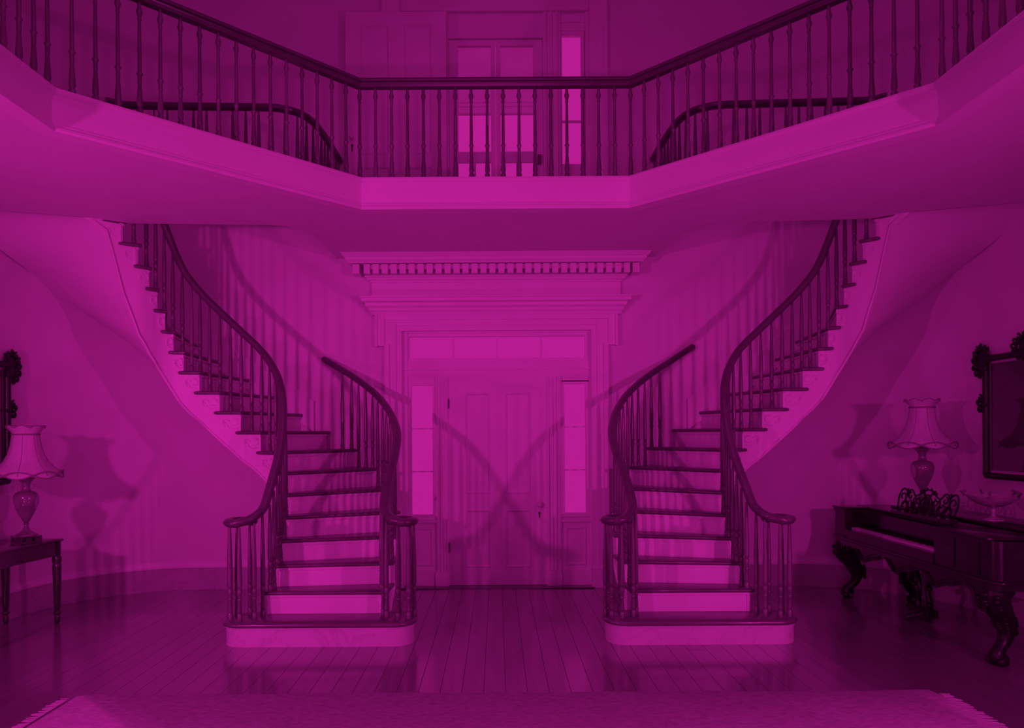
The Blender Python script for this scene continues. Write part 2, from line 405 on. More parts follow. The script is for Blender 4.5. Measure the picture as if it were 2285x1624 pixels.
# jamb / mullion frame of the ground floor doorway
fr = MB()
for x0, x1 in ((-0.665,-0.525),(0.540,0.700)):
    fr.box(x0, x1, 7.93, 8.03, 0, 2.40)
    n = 4
    for k in range(n):
        xc = x0+(x1-x0)*(k+0.5)/n; fr.tube([(xc,7.93,0.17),(xc,7.93,2.27)], 0.012, 6)
for x0, x1 in ((-1.03,-0.965),(1.0,1.03)): fr.box(x0, x1, 7.93, 8.05, 0, 2.80)
fr.box(-1.03, 1.03, 7.935, 8.05, 2.27, 2.44); fr.box(-1.03, 1.03, 7.92, 7.94, 2.29, 2.31); fr.box(-1.03, 1.03, 7.915, 7.94, 2.345, 2.365)
fr.box(-1.03, 1.03, 7.935, 8.05, 2.745, 2.80)
for x0, x1 in ((-0.965,-0.665),(0.70,1.0)):
    fr.box(x0, x1, 7.95, 8.03, 2.215, 2.27); fr.box(x0, x1, 7.95, 8.03, 0, 0.74)
fr0 = struct('trim_2', fr, 'paint', 'white mullion frame holding the front door and sidelights')
for xc in (-0.595, 0.62):
    part('plinth_block', MB().slab([(xc-0.078,7.90),(xc+0.078,7.90),(xc+0.078,8.0),(xc-0.078,8.0)], 0, 0.165, 0.008), 'paint', fr0)
for x0, x1 in ((-0.925,-0.70),(0.735,0.965)):
    q = MB(); y = 7.95
    lv = [(0.0, y), (0.008, y-0.012), (0.02, y-0.012), (0.03, y-0.002), (0.05, y-0.006)]; V = []; b0, b1 = 0.22, 0.64
    for d, yy in lv: V += [(x0+d,yy,b0+d),(x1-d,yy,b0+d),(x1-d,yy,b1-d),(x0+d,yy,b1-d)]
    Fc = [(4*j+k, 4*j+(k+1)%4, 4*j+4+(k+1)%4, 4*j+4+k) for j in range(4) for k in range(4)]+[(16,17,18,19)]
    part('panel', q.add(V, Fc), 'paint', fr0, 20)
    part('sill', MB().box(x0-0.04, x1+0.035, 7.915, 7.96, 0.695, 0.725), 'paint', fr0)
    part('skirting', MB().box(x0-0.04, x1+0.035, 7.93, 7.96, 0, 0.17), 'paint', fr0)
# architrave with ears (crossettes), stepped
ar = MB()
for s in (-1,1):
    for k,(a,b,yy) in enumerate(((1.02,1.08,7.81),(1.08,1.15,7.795),(1.15,1.20,7.775))):
        ar.box(s*a, s*b, yy, YB+0.1 if k==0 else YB+0.001, 0, 2.62)
    ar.box(s*1.02, s*1.08, 7.81, YB+0.1, 2.6205, 2.825); ar.box(s*1.08, s*1.20, 7.795, YB, 2.6205, 2.93)
    ar.box(s*1.20, s*1.275, 7.775, YB, 2.60, 2.93); ar.box(s*1.2755, s*1.30, 7.76, YB, 2.59, 2.928)
ar.box(-1.021, 1.021, 7.812, YB+0.1, 2.765, 2.82); ar.box(-1.079, 1.079, 7.797, YB, 2.82, 2.88); ar.box(-1.199, 1.199, 7.777, YB, 2.88, 2.93)
tr3 = struct('trim_3', ar, 'paint', 'white eared architrave around the ground floor doorway')
for s in (-1,1): part('plinth_block', MB().box(s*1.01, s*1.22, 7.765, YB, 0, 0.20), 'paint', tr3)
def hood(mb, prof, hw):
    """moulding profile (projection, z) run along the wall with mitred returns; hw = half width at zero projection"""
    rows = []
    for p, z in prof: rows.append([(-hw-p, YB, z), (-hw-p, YB-p, z), (hw+p, YB-p, z), (hw+p, YB, z)])
    rows.append(rows[0]); mb.grid(rows); return mb
en = MB()
hood(en, [(0.0,2.925),(0.06,2.93),(0.07,2.96),(0.085,2.975),(0.09,3.0),(0.115,3.02),(0.12,3.05),(0.155,3.065),(0.155,3.095),(0.165,3.10),(0.165,3.118),(0.0,3.13)], 1.275)
hood(en, [(0.0,3.12),(0.035,3.12),(0.035,3.275),(0.05,3.28),(0.055,3.295),(0.075,3.305),(0.085,3.325),(0.10,3.33),(0.10,3.342),(0.0,3.342)], 1.30)
hood(en, [(0.0,3.342),(0.09,3.342),(0.09,3.452),(0.0,3.452)], 1.30)
hood(en, [(0.0,3.452),(0.215,3.452),(0.215,3.462),(0.225,3.470),(0.24,3.485),(0.245,3.505),(0.262,3.515),(0.285,3.545),(0.29,3.5495),(0.0,3.5495)], 1.335)
tr4 = struct('trim_4', en, 'paint', 'white entablature with dentil cornice over the front door', 25)
dm = MB().box(-0.032, 0.032, -0.105, 0, 0, 0.098).mesh('dentil', 'paint')
dm2 = None
ND = 30; DS = 0.0945
for k in range(ND):
    put(bpy.data.objects.new('dentil', dm), tr4, ((k-(ND-1)/2)*DS+0.01, YB-0.088, 3.346))
for s in (-1,1):
    part('dentil', MB().box(s*1.44, s*1.51, YB-0.19, YB, 3.346, 3.444), 'paint', tr4)
for k in range(ND-1):
    part('dentil_fillet', MB().box((k-(ND-2)/2)*DS+0.01-0.016, (k-(ND-2)/2)*DS+0.01+0.016, YB-0.165, YB-0.08, 3.396, 3.444), 'paint', tr4)
struct('trim_5', MB().box(-1.03, 1.03, 7.72, 8.06, -0.005, 0.010), 'mahogany', 'dark wooden threshold board under the front door')

for n_ in ('trim_2','window_1','window_2','window_3','door_1'): bpy.data.objects[n_].location.y -= 0.065
# ------------------------------------------------------------------ upper doorway
YU = 7.96
fr = MB()
for x0, x1 in ((-0.70,-0.505),(0.525,0.71)):
    fr.box(x0, x1, 7.90, 8.04, ZG, 6.30)
    for k in range(3): fr.tube([(x0+(x1-x0)*(k+0.5)/3,7.90,ZG),(x0+(x1-x0)*(k+0.5)/3,7.90,6.28)], 0.016, 6)
for x0, x1 in ((-1.03,-0.965),(0.985,1.03)): fr.box(x0, x1, 7.90, 8.05, ZG, UZ)
fr.box(-1.03, 1.03, 7.93, 8.05, 6.14, UZ); fr.box(-0.505, 0.525, 7.93, 8.05, 5.975, 6.14); fr.box(-1.03, 1.03, 7.875, 7.95, 6.24, 6.30)
for x0, x1 in ((-0.965,-0.70),(0.71,0.985)):
    fr.box(x0, x1, 7.94, 8.04, ZG, 4.56); fr.box(x0, x1, 7.94, 8.04, 6.055, 6.14)
struct('trim_6', fr, 'paint', 'white mullion frame of the upper gallery doorway')
framed_window('window_4', 0.735, 0.945, 4.60, 6.02, YU+0.01, 1, 3, 0.007, 'narrow bright sidelight right of the upper glazed doors')
framed_window('window_5', -0.93, -0.72, 4.60, 6.02, YU+0.01, 1, 3, 0.007, 'narrow sidelight behind the open upper panelled door')
def glazed_leaf(name, x0, x1, px0, px1, label):
    z0, z1 = ZG+0.015, 5.97; y = YU; th = 0.045
    o = struct(name, MB().box(x0, px0, y, y+th, z0, z1).box(px1, x1, y, y+th, z0, z1), 'paint', label)
    for a, b in ((z0, 3.98),(4.63, 4.745),(5.905, z1)): part('rail', MB().box(px0, px1, y+0.001, y+th-0.001, a, b), 'paint', o)
    xm = (px0+px1)/2
    part('muntin', MB().box(xm-0.011, xm+0.011, y+0.005, y+th-0.005, 3.98, 4.63), 'paint', o)
    part('pane', MB().box(px0, px1, y+0.02, y+0.024, 4.745, 5.905), 'glass', o)
    sh = part('roller_shade', MB().box(px0-0.01, px1+0.01, y+0.048, y+0.051, 5.165, 5.93), 'blind', o)
    part('shade_hem', MB().box(px0-0.01, px1+0.01, y+0.046, y+0.053, 5.165, 5.185).box(px0-0.01, px1+0.01, y+0.0465, y+0.0525, 5.255, 5.262).box(px0-0.01, px1+0.01, y+0.0465, y+0.0525, 5.30, 5.306), 'blind', sh)
    part('pane', MB().box(px0, xm, y+0.02, y+0.024, 3.98, 4.63), 'glass', o); part('pane', MB().box(xm, px1, y+0.02, y+0.024, 3.98, 4.63), 'glass', o)
    return o
glazed_leaf('door_2', -0.503, 0.006, -0.405, -0.045, 'left glazed leaf of the upper double doors')
d3 = glazed_leaf('door_3', 0.009, 0.523, 0.06, 0.42, 'right glazed leaf of the upper double doors')
part('lock_case', MB().box(0.462, 0.502, YU-0.03, YU, 4.60, 4.70), 'brass', d3)
d4 = panelled_leaf('door_4', -1.585, -0.515, ZG+0.012, 6.14, 7.71, 0.045, [(-1.42,-1.115),(-0.965,-0.665)], [(3.95,4.50),(4.62,6.0)], 'paint', 'white panelled upper door leaf folded back against the wall')
kn = part('door_knob', MB().lathe([(0.008,0),(0.010,0.02),(0.020,0.026),(0.026,0.04),(0.018,0.055),(0.004,0.06)], n=12), 'knob', d4, loc=(-1.52, 7.71, 4.80)); kn.rotation_euler = (PI/2,0,0)
part('keyhole_plate', MB().lathe([(0.014,0),(0.014,0.004),(0.008,0.006)], n=10).box(-0.007,0.007,-0.06,0.0,0,0.005), 'black_key', d4, loc=(-1.52, 7.71, 4.72)).rotation_euler = (PI/2,0,0)
ar = MB()
for s in (-1,1):
    for a,b,yy in ((1.02,1.09,7.805),(1.09,1.16,7.79),(1.16,1.21,7.775)): ar.box(s*a, s*b, yy, YB, ZG, UZ+0.15)
ar.box(-1.02, 1.02, 7.78, YB-0.001, UZ, UZ+0.15)
struct('trim_7', ar, 'paint', 'white casing around the upper gallery doorway')
# ------------------------------------------------------------------ turned balusters
def stair_baluster(h):
    L = [(0.0205,0),(0.0205,0.048),(0.017,0.052),(0.0135,0.058),(0.018,0.063),(0.019,0.068),(0.0185,0.075),(0.0135,0.150),(0.017,0.156),(0.019,0.163),(0.014,0.170),(0.0135,0.174),
         (0.018,0.180),(0.013,0.186),(0.0165,0.196),(0.0195,0.212),(0.0195,0.232),(0.015,0.240),(0.018,0.246),(0.014,0.252),(0.0195,0.258),(0.0195,0.275)]
    return L+[(0.0185,0.275+(h-0.275)*0.35),(0.0135,0.275+(h-0.275)*0.72),(0.009,h-0.002),(0.009,h)]
_bm = {}
def baluster_mesh(h):
    k = round(h/0.004)
    if k not in _bm: _bm[k] = MB().lathe(stair_baluster(k*0.004), n=10).mesh('baluster', 'baluster', 50)
    return _bm[k]
def gallery_baluster(h):
    return [(0.0215,0),(0.0215,0.045),(0.016,0.050),(0.0145,0.057),(0.019,0.066),(0.0205,0.080),(0.0195,0.10),(0.0125,0.205),(0.0125,0.222),(0.0155,0.227),(0.0135,0.232),(0.014,0.275),
            (0.0205,0.282),(0.0205,0.289),(0.0135,0.296),(0.0135,0.40),(0.0105,h-0.135),(0.0145,h-0.130),(0.0145,h-0.124),(0.0115,h-0.118),(0.0125,h-0.105),(0.0205,h-0.080),(0.0205,h-0.072),(0.0135,h-0.050),(0.0095,h)]
# ------------------------------------------------------------------ the two staircases
INN = {2:(1.92,5.92),3:(1.91,6.09),4:(1.905,6.23),5:(1.91,6.34),6:(1.93,6.44),7:(1.97,6.54),8:(2.05,6.635),9:(2.19,6.72),10:(2.39,6.775),11:(2.59,6.79),12:(2.775,6.79),
       13:(2.915,6.78),14:(2.995,6.765),15:(3.05,6.735),16:(3.095,6.69),17:(3.135,6.63),18:(3.19,6.555),19:(3.28,6.475),20:(3.38,6.40),21:(3.50,6.32)}
OUT = {2:(0.90,5.92),3:(0.89,6.20),4:(0.88,6.48),5:(0.905,6.78),6:(1.02,7.10),7:(1.20,7.38),8:(1.46,7.61),9:(1.78,7.77),10:(2.08,YB),11:(2.37,YB),12:(2.66,YB),13:(2.95,YB)}
for k in range(14, 21):
    a = math.radians(92+(k-14)*14.6); OUT[k] = (ACX-AR*math.cos(a), ACY+AR*math.sin(a))
OUT[20] = (XW, 6.34); OUT[21] = (XW, 6.02)
VDROP = {2:.40,3:.38,4:.36,6:.36,8:.39,10:.46,12:.48,13:.53,14:.59,15:.66,16:.74,17:.81,18:.83,19:.66,20:.31,21:.40}
def lerp_table(T, t):
    ks = sorted(T); 
    if t <= ks[0]: return T[ks[0]]
    for a,b in zip(ks, ks[1:]):
        if t <= b: return T[a]+(T[b]-T[a])*(t-a)/(b-a)
    return T[ks[-1]]
def crom(T, t):
    t = max(2, min(21, t)); k = min(int(t), 20); f = t-k
    P = lambda j: Vector(T[j]) if j in T else (2*Vector(T[2])-Vector(T[3]) if j < 2 else 2*Vector(T[21])-Vector(T[20]))
    a,b,c,d = P(k-1),P(k),P(k+1),P(k+2)
    return 0.5*((2*b)+(c-a)*f+(2*a-5*b+4*c-d)*f*f+(3*b-a-3*c+d)*f**3)
RAILSEC = [(0.040*math.cos(a)*(1.0 if math.sin(a)>-0.3 else 0.86), 0.034*math.sin(a)) for a in [2*PI*i/14 for i in range(14)]]
RAILH = 0.735
def ornament(wd, ht):
    """carved scroll under a tread end, drawn in a plane (a, b) around its centre"""
    C = []
    def spiral(cx, cy, r0, r1, a0, a1, n=10): return [(cx+(r0+(r1-r0)*i/n)*math.cos(a0+(a1-a0)*i/n), cy+(r0+(r1-r0)*i/n)*math.sin(a0+(a1-a0)*i/n)) for i in range(n+1)]
    C.append(spiral(-0.20, 0.02, 0.30, 0.16, PI*0.55, PI*1.75)); C.append(spiral(0.18, 0.12, 0.26, 0.12, -PI*0.2, PI*0.9))
    C.append([(-0.42,-0.34),(-0.15,-0.40),(0.08,-0.30),(0.15,-0.12)]); C.append([(-0.45,0.30),(-0.30,0.40),(-0.12,0.36)])
    B = [(0.26,0.0,0.05),(0.34,0.10,0.06),(0.36,-0.08,0.05),(0.42,0.02,0.045),(0.30,-0.20,0.045),(0.40,0.26,0.04),(0.28,0.30,0.045)]
    return [[(a*wd, b*ht) for a,b in c] for c in C], [(a*wd, b*ht, r*ht) for a,b,r in B]
def build_stair(s):
    side = 'left' if s < 0 else 'right'
    def dx(k, wall=False):
        if s < 0: return 0.0
        if wall: return 0.085+0.105*max(0, 9-k)/8 if k <= 12 else max(0.0, 0.085*(14-k)/2)
        return 0.085+0.105*max(0, 9-k)/8 if k < 9 else (0.085 if k < 18 else 0.085-0.02*(k-18))
    I = {k:(u+dx(k), y) for k,(u,y) in INN.items()}; O = {k:(u+dx(k, True), y) for k,(u,y) in OUT.items()}
    if s > 0:
        for k in range(14, 21):
            pass
    sx = lambda u, y: (s*u, y)
    ctr = 1.4+dx(1)
    st = empty('staircase', (s*ctr, 5.65, 0))
    tag(st, 'curving %s-hand staircase with dark treads and railings against white risers'%side, 'staircase')
    # inset paths: q = distance from the tread end towards the middle of the stair
    def at(T, OT, t, q, fwd=0.0):
        a = crom(T, t); b = crom(OT, t); d = (b-a).normalized(); p = a+d*q
        if fwd:
            n = crom(T, min(21, t+0.3))-crom(T, max(2, t-0.3)); n.normalize(); p = p+n*fwd
        return p
    # first step: curtail step with round ends
    u0, u1 = 0.645+dx(1), 2.19+dx(1)
    def curtail(g_):
        x0, x1, y0, y1, r = u0+g_, u1-g_, 5.625+g_, 6.02-g_, 0.175-g_
        pts = []
        for cx, cy, a0 in ((x1-r,y0+r,-PI/2),(x1-r,y1-r,0),(x0+r,y1-r,PI/2),(x0+r,y0+r,PI)):
            for i in range(9): a = a0+PI/2*i/8; pts.append(sx(cx+r*math.cos(a), cy+r*math.sin(a)))
        return pts
    part('tread', MB().slab(curtail(0), H-0.038, H, 0.016), 'tread', st, 50)
    part('plinth', MB().prism(curtail(0.028), 0, H-0.052).prism(curtail(0.020), H-0.052, H-0.038), 'marble_light', st, 40)
    # treads and risers
    for k in range(2, 21):
        ik, ok_, i1, o1 = Vector(I[k]), Vector(O[k]), Vector(I[k+1]), Vector(O[k+1])
        ba = (i1-ik).normalized()*0.03; bo = (o1-ok_).normalized()*0.03
        ends = [ok_, o1+bo]
        if k >= 10: ends = [ok_]+[crom(O, k+f) for f in (0.33,0.66)]+[o1]
        poly = [ik]+ends+[i1+ba]+[crom(I, k+f) for f in (0.66, 0.33)]
        mb = MB().slab([sx(*p) for p in poly], k*H-0.034, k*H, 0.015)
        # return nosing running on past the next riser
        e0 = crom(I, k+0.5); e1 = i1; t = (e1-e0).normalized(); d = (o1-i1).normalized()
        rp = [e0, e1+t*0.06, e1+t*0.06+d*0.045, e0+d*0.045]
        if k < 20: mb.slab([sx(*p) for p in rp], k*H-0.0335, k*H-0.0005, 0.015)
        # return on the open outer side of the lower steps
        if k <= 8:
            e0 = crom(O, k+0.5); t = (o1-e0).normalized(); d = (i1-o1).normalized()
            mb.slab([sx(*p) for p in [e0, o1+t*0.06, o1+t*0.06+d*0.045, e0+d*0.045]], k*H-0.0335, k*H-0.0005, 0.015)
        part('tread', mb, 'tread', st, 50)
        d = (ok_-ik).normalized(); n = Vector((-d.y, d.x)); 
        if n.dot(i1+o1-ik-ok_) < 0: n = -n
        qo = 0.03 if k <= 9 else 0.0
        a = ik+d*0.03+n*0.03; b = ok_-d*qo+n*0.03
        mr = MB().prism([sx(*p) for p in (a, b, b+n*0.02, a+n*0.02)], (k-1)*H-0.01, k*H-0.03)
        a2 = a-n*0.012-d*0.008; b2 = b-n*0.012
        mr.prism([sx(*p) for p in (a2, b2, b2+n*0.02, a2+n*0.02)], k*H-0.054, k*H-0.033)
        part('riser', mr, 'riser', st)
    # strings, soffit
    def zb(t): return max(0.0, t*H-lerp_table(VDROP, t))
    def string(T, OT, t0, t1, name):
        mb = MB(); n = 4; bead = []
        for k in range(t0, t1):
            for j in range(n):
                ta, tb = k+j/n, k+(j+1)/n
                P = []
                for q in (0.03, 0.055):
                    for t in (ta, tb):
                        p = at(T, OT, t, q, 0.02); P.append(p)
                (pa, pb, pc, pd) = P
                z1 = k*H-0.03
                v = []
                for p, t in ((pa,ta),(pb,tb),(pd,tb),(pc,ta)): v.append((*sx(*p), min(zb(t), z1-0.01)))
                for p in (pa,pb,pd,pc): v.append((*sx(*p), z1))
                mb.add(v, [(0,1,2,3),(4,5,6,7),(0,1,5,4),(1,2,6,5),(2,3,7,6),(3,0,4,7)])
                bead.append((*sx(*at(T, OT, ta, 0.028, 0.02)), zb(ta)+0.012))
        o = part(name, mb, 'paint', st, 40)
        bead = [b for b in bead if b[2] > 0.03]
        part('string_moulding', MB().tube(bead, 0.013, 6), 'paint', o, 60)
        return o
    string(I, O, 2, 21, 'inner_string')
    string(O, I, 2, 9, 'outer_string')
    rows = []
    t = 3.0
    while t <= 21.001:
        a = at(I, O, t, 0.035, 0.02); b = crom(O, t) if t >= 9.5 else at(O, I, t, 0.035, 0.02)
        za = zb(t); zo = t*H-0.38 if t > 9 else zb(t); zo = max(0.02, zo)
        if t > 20: f = t-20; za = za*(1-f)+(ZC-0.002)*f; zo = zo*(1-f)+(ZC-0.002)*f
        rows.append([(*sx(*(a.lerp(b, i/8))), za+(zo-za)*(i/8)) for i in range(9)]); t += 0.25
    part('soffit', MB().grid(rows), 'plaster', st, 80)
    # string board along the wall above the treads
    ws = MB(); rows = [[], [], [], []]
    t = 9.6
    while t <= 20.2:
        p = crom(O, t); c = crom(I, t); d = (c-p).normalized()
        p1 = p+d*0.002; p2 = p+d*0.018
        for r_, (pp, zz) in enumerate(((p1, t*H-0.12), (p2, t*H-0.12), (p2, t*H+0.20), (p1, t*H+0.21))): rows[r_].append((*sx(*pp), zz))
        t += 0.2
    part('wall_string', ws.grid(rows), 'paint', st, 60)
    # carved brackets on the inner string
    for k in range(5, 20):
        a = at(I, O, k+0.02, 0.03, 0.02); b = at(I, O, k+0.98, 0.03, 0.02); mid = (a+b)/2; e = (b-a); L = e.length; e.normalize()
        n = Vector((-e.y, e.x)); 
        if n.dot(Vector(O[k])-Vector(I[k])) > 0: n = -n
        mid = mid+n*0.002; cu, bl = ornament(min(0.17, L*0.95), 0.12); mb = MB(); zc = k*H-0.115
        conv = lambda q_: (*sx(*(mid+e*q_[0])), zc+q_[1])
        nn = Vector((s*n.x, n.y, 0))
        for c in cu: mb.tube([conv(p) for p in cr([(x,y,0) for x,y in c], 2)], 0.004, 5, up=nn)
        for x,y,r in bl: mb.ball(conv((x,y)), r, r, r, 6, 4)
        part('bracket', mb, 'paint', st, 70)
    # handrails
    def rail(T, OT, tmax, vol, name):
        """vol = (u of the volute centre, +1 volute on the outer side / -1)"""
        cu, sg = vol; cy = 5.845; R = 0.105; pts = []
        t = tmax
        while t >= 2.999:
            p = at(T, OT, t, 0.03); pts.append((p.x, p.y, t*H+RAILH)); t -= 0.5
        p = at(T, OT, 2.5, 0.03); pts.append((p.x, p.y, 2.5*H+RAILH-0.005))
        p = at(T, OT, 2.0, 0.03); pts.append((p.x+sg*0.01, p.y-0.01, 2*H+RAILH-0.045))
        x2 = p.x; zl = H+0.725+0.04
        pts.append((x2+sg*0.045, 5.825, zl+0.055)); pts.append((x2+sg*0.10, 5.765, zl+0.018))
        pts = cr(pts, 4)
        vp = []
        for i in range(0, 15):
            a = -PI/2+0.12+i*(PI*1.55/14); r = R*(1-0.012*i)
            vp.append(Vector((cu+sg*r*math.cos(a), cy+r*math.sin(a), zl)))
        path = [Vector((s*p.x, p.y, p.z)) for p in pts+vp]
        rd = [1.0]*(len(path)-4)+[0.97,0.94,0.9,0.8]
        mb = MB().sweep(path, RAILSEC, radii=rd)
        # rounded upper end
        if tmax < 15: mb.ball(path[0], 0.037, 0.037, 0.034, 10, 6)
        mb.ball(path[-1], 0.03, 0.03, 0.026, 10, 6)
        return part(name, mb, 'wood', st, 60), zl
    inner, zl = rail(I, O, 20.4, (2.062+dx(1), 1), 'inner_handrail')
    rend = 9.15 if s < 0 else 9.75
    outer, zl = rail(O, I, rend, (0.775+dx(1), -1), 'outer_handrail')
    for T, OT, ro, spec in ((I, O, inner, [(k, f) for k in range(2,13) for f in (0.14,0.64)]+[(k,0.35) for k in range(13,20)]),
                            (O, I, outer, [(k, f) for k in range(2,8) for f in (0.12,0.46,0.80)]+[(8,0.10),(8,0.45)])):
        for k, f in spec:
            p = at(T, OT, k+f, 0.055); h = RAILH-0.028+f*H
            if k == 2: h -= 0.03*(1-f)
            put(bpy.data.objects.new('baluster', baluster_mesh(h)), ro, (s*p.x, p.y, k*H))
    hb = zl-0.03-H
    for ro, cu, sg, xe in ((inner, 2.062+dx(1), 1, 1.905+dx(1)), (outer, 0.775+dx(1), -1, 0.93+dx(1))):
        for a in (-100, -50, 0, 50, 110): 
            r = 0.100; a = math.radians(a)
            put(bpy.data.objects.new('baluster', baluster_mesh(hb)), ro, (s*(cu+sg*r*math.cos(a)), 5.845+r*math.sin(a), H))
        put(bpy.data.objects.new('baluster', baluster_mesh(hb+0.03)), ro, (s*(xe+sg*0.04), 5.80, H))
        put(bpy.data.objects.new('baluster', baluster_mesh(hb+0.10)), ro, (s*xe, 5.885, H))
    return st
build_stair(-1); build_stair(1)
# guard rails round the stair openings on the gallery
for s in (-1, 1):
    pth = [(1.675, 7.80), (1.68, 7.3), (1.695, 7.0), (1.72, 6.80), (1.79, 6.64), (1.90, 6.555), (2.05, 6.515), (2.6, 6.49), (3.10, 6.465), (3.30, 6.445), (3.42, 6.37)]
    ROFF = 0.02 if s > 0 else 0
    base = empty('guard_balustrade', (s*2.4, 6.49, ZG))
    tag(base, 'dark level guard railing around the %s stair opening on the upper floor'%('left' if s<0 else 'right'), 'railing')
    path = cr([(s*(u+ROFF), y, ZG+0.83) for u,y in pth], 5)
    rl = part('handrail', MB().sweep(path, RAILSEC), 'wood', base, 60)
    # balusters at even steps
    acc = 0.05; nxt = 0.05; L = 0; prev = path[0]
    for p in path[1:]:
        seg = (p-prev).length
        while nxt <= L+seg:
            q = prev.lerp(p, (nxt-L)/seg); put(bpy.data.objects.new('baluster', baluster_mesh(0.80)), base, (q.x, q.y, ZG)); nxt += 0.115
        L += seg; prev = p
# gallery balustrade on the octagon
gb = empty('gallery_balustrade', (0, YA+0.03, 3.80))
tag(gb, 'dark turned balustrade running along the octagonal gallery edge', 'railing')
q = inset(OCTP if area(OCTP) > 0 else OCTP[::-1], -0.035)
key = lambda p: (round(p[0],2), round(p[1],2))
seq = sorted(q, key=lambda p: math.atan2(p[0], p[1]-(YA-1.61-SA)))     # from behind-left, clockwise, through the front
seq = seq[1:7]
zr = 3.80+0.815
GSEC = [(-0.030,-0.040),(0.030,-0.040),(0.034,-0.018),(0.026,-0.012),(0.030,-0.004),(0.052,0.0),(0.056,0.012),(0.046,0.020),(0.040,0.030),(0.020,0.042),(-0.020,0.042),(-0.040,0.030),(-0.046,0.020),(-0.056,0.012),(-0.052,0.0),(-0.030,-0.004),(-0.026,-0.012),(-0.034,-0.018)]
# mitred sweep
mb = MB(); rows = []
pv = [Vector((a,b,0)) for a,b in seq]
for i,p in enumerate(pv):
    d0 = (p-pv[i-1]).normalized() if i > 0 else (pv[1]-p).normalized(); d1_ = (pv[i+1]-p).normalized() if i < len(pv)-1 else d0
    n0 = Vector((d0.y,-d0.x,0)); n1 = Vector((d1_.y,-d1_.x,0)); nn = (n0+n1); nn = nn/(1+n0.dot(n1))
    rows.append([(p.x+nn.x*a, p.y+nn.y*a, zr+b) for a,b in GSEC]); rows[-1].append(rows[-1][0])
part('handrail', MB().grid(rows), 'wood', gb, 30)
gm = MB().lathe(gallery_baluster(0.78), n=10).mesh('baluster', 'baluster', 50)
gmb = gm
for i in range(len(pv)-1):
    n = 17
    for k in range(n):
        p = pv[i].lerp(pv[i+1], k/n); put(bpy.data.objects.new('baluster', gmb), gb, (p.x, p.y, 3.80))
put(bpy.data.objects.new('baluster', gmb), gb, (pv[-1].x, pv[-1].y, 3.80))

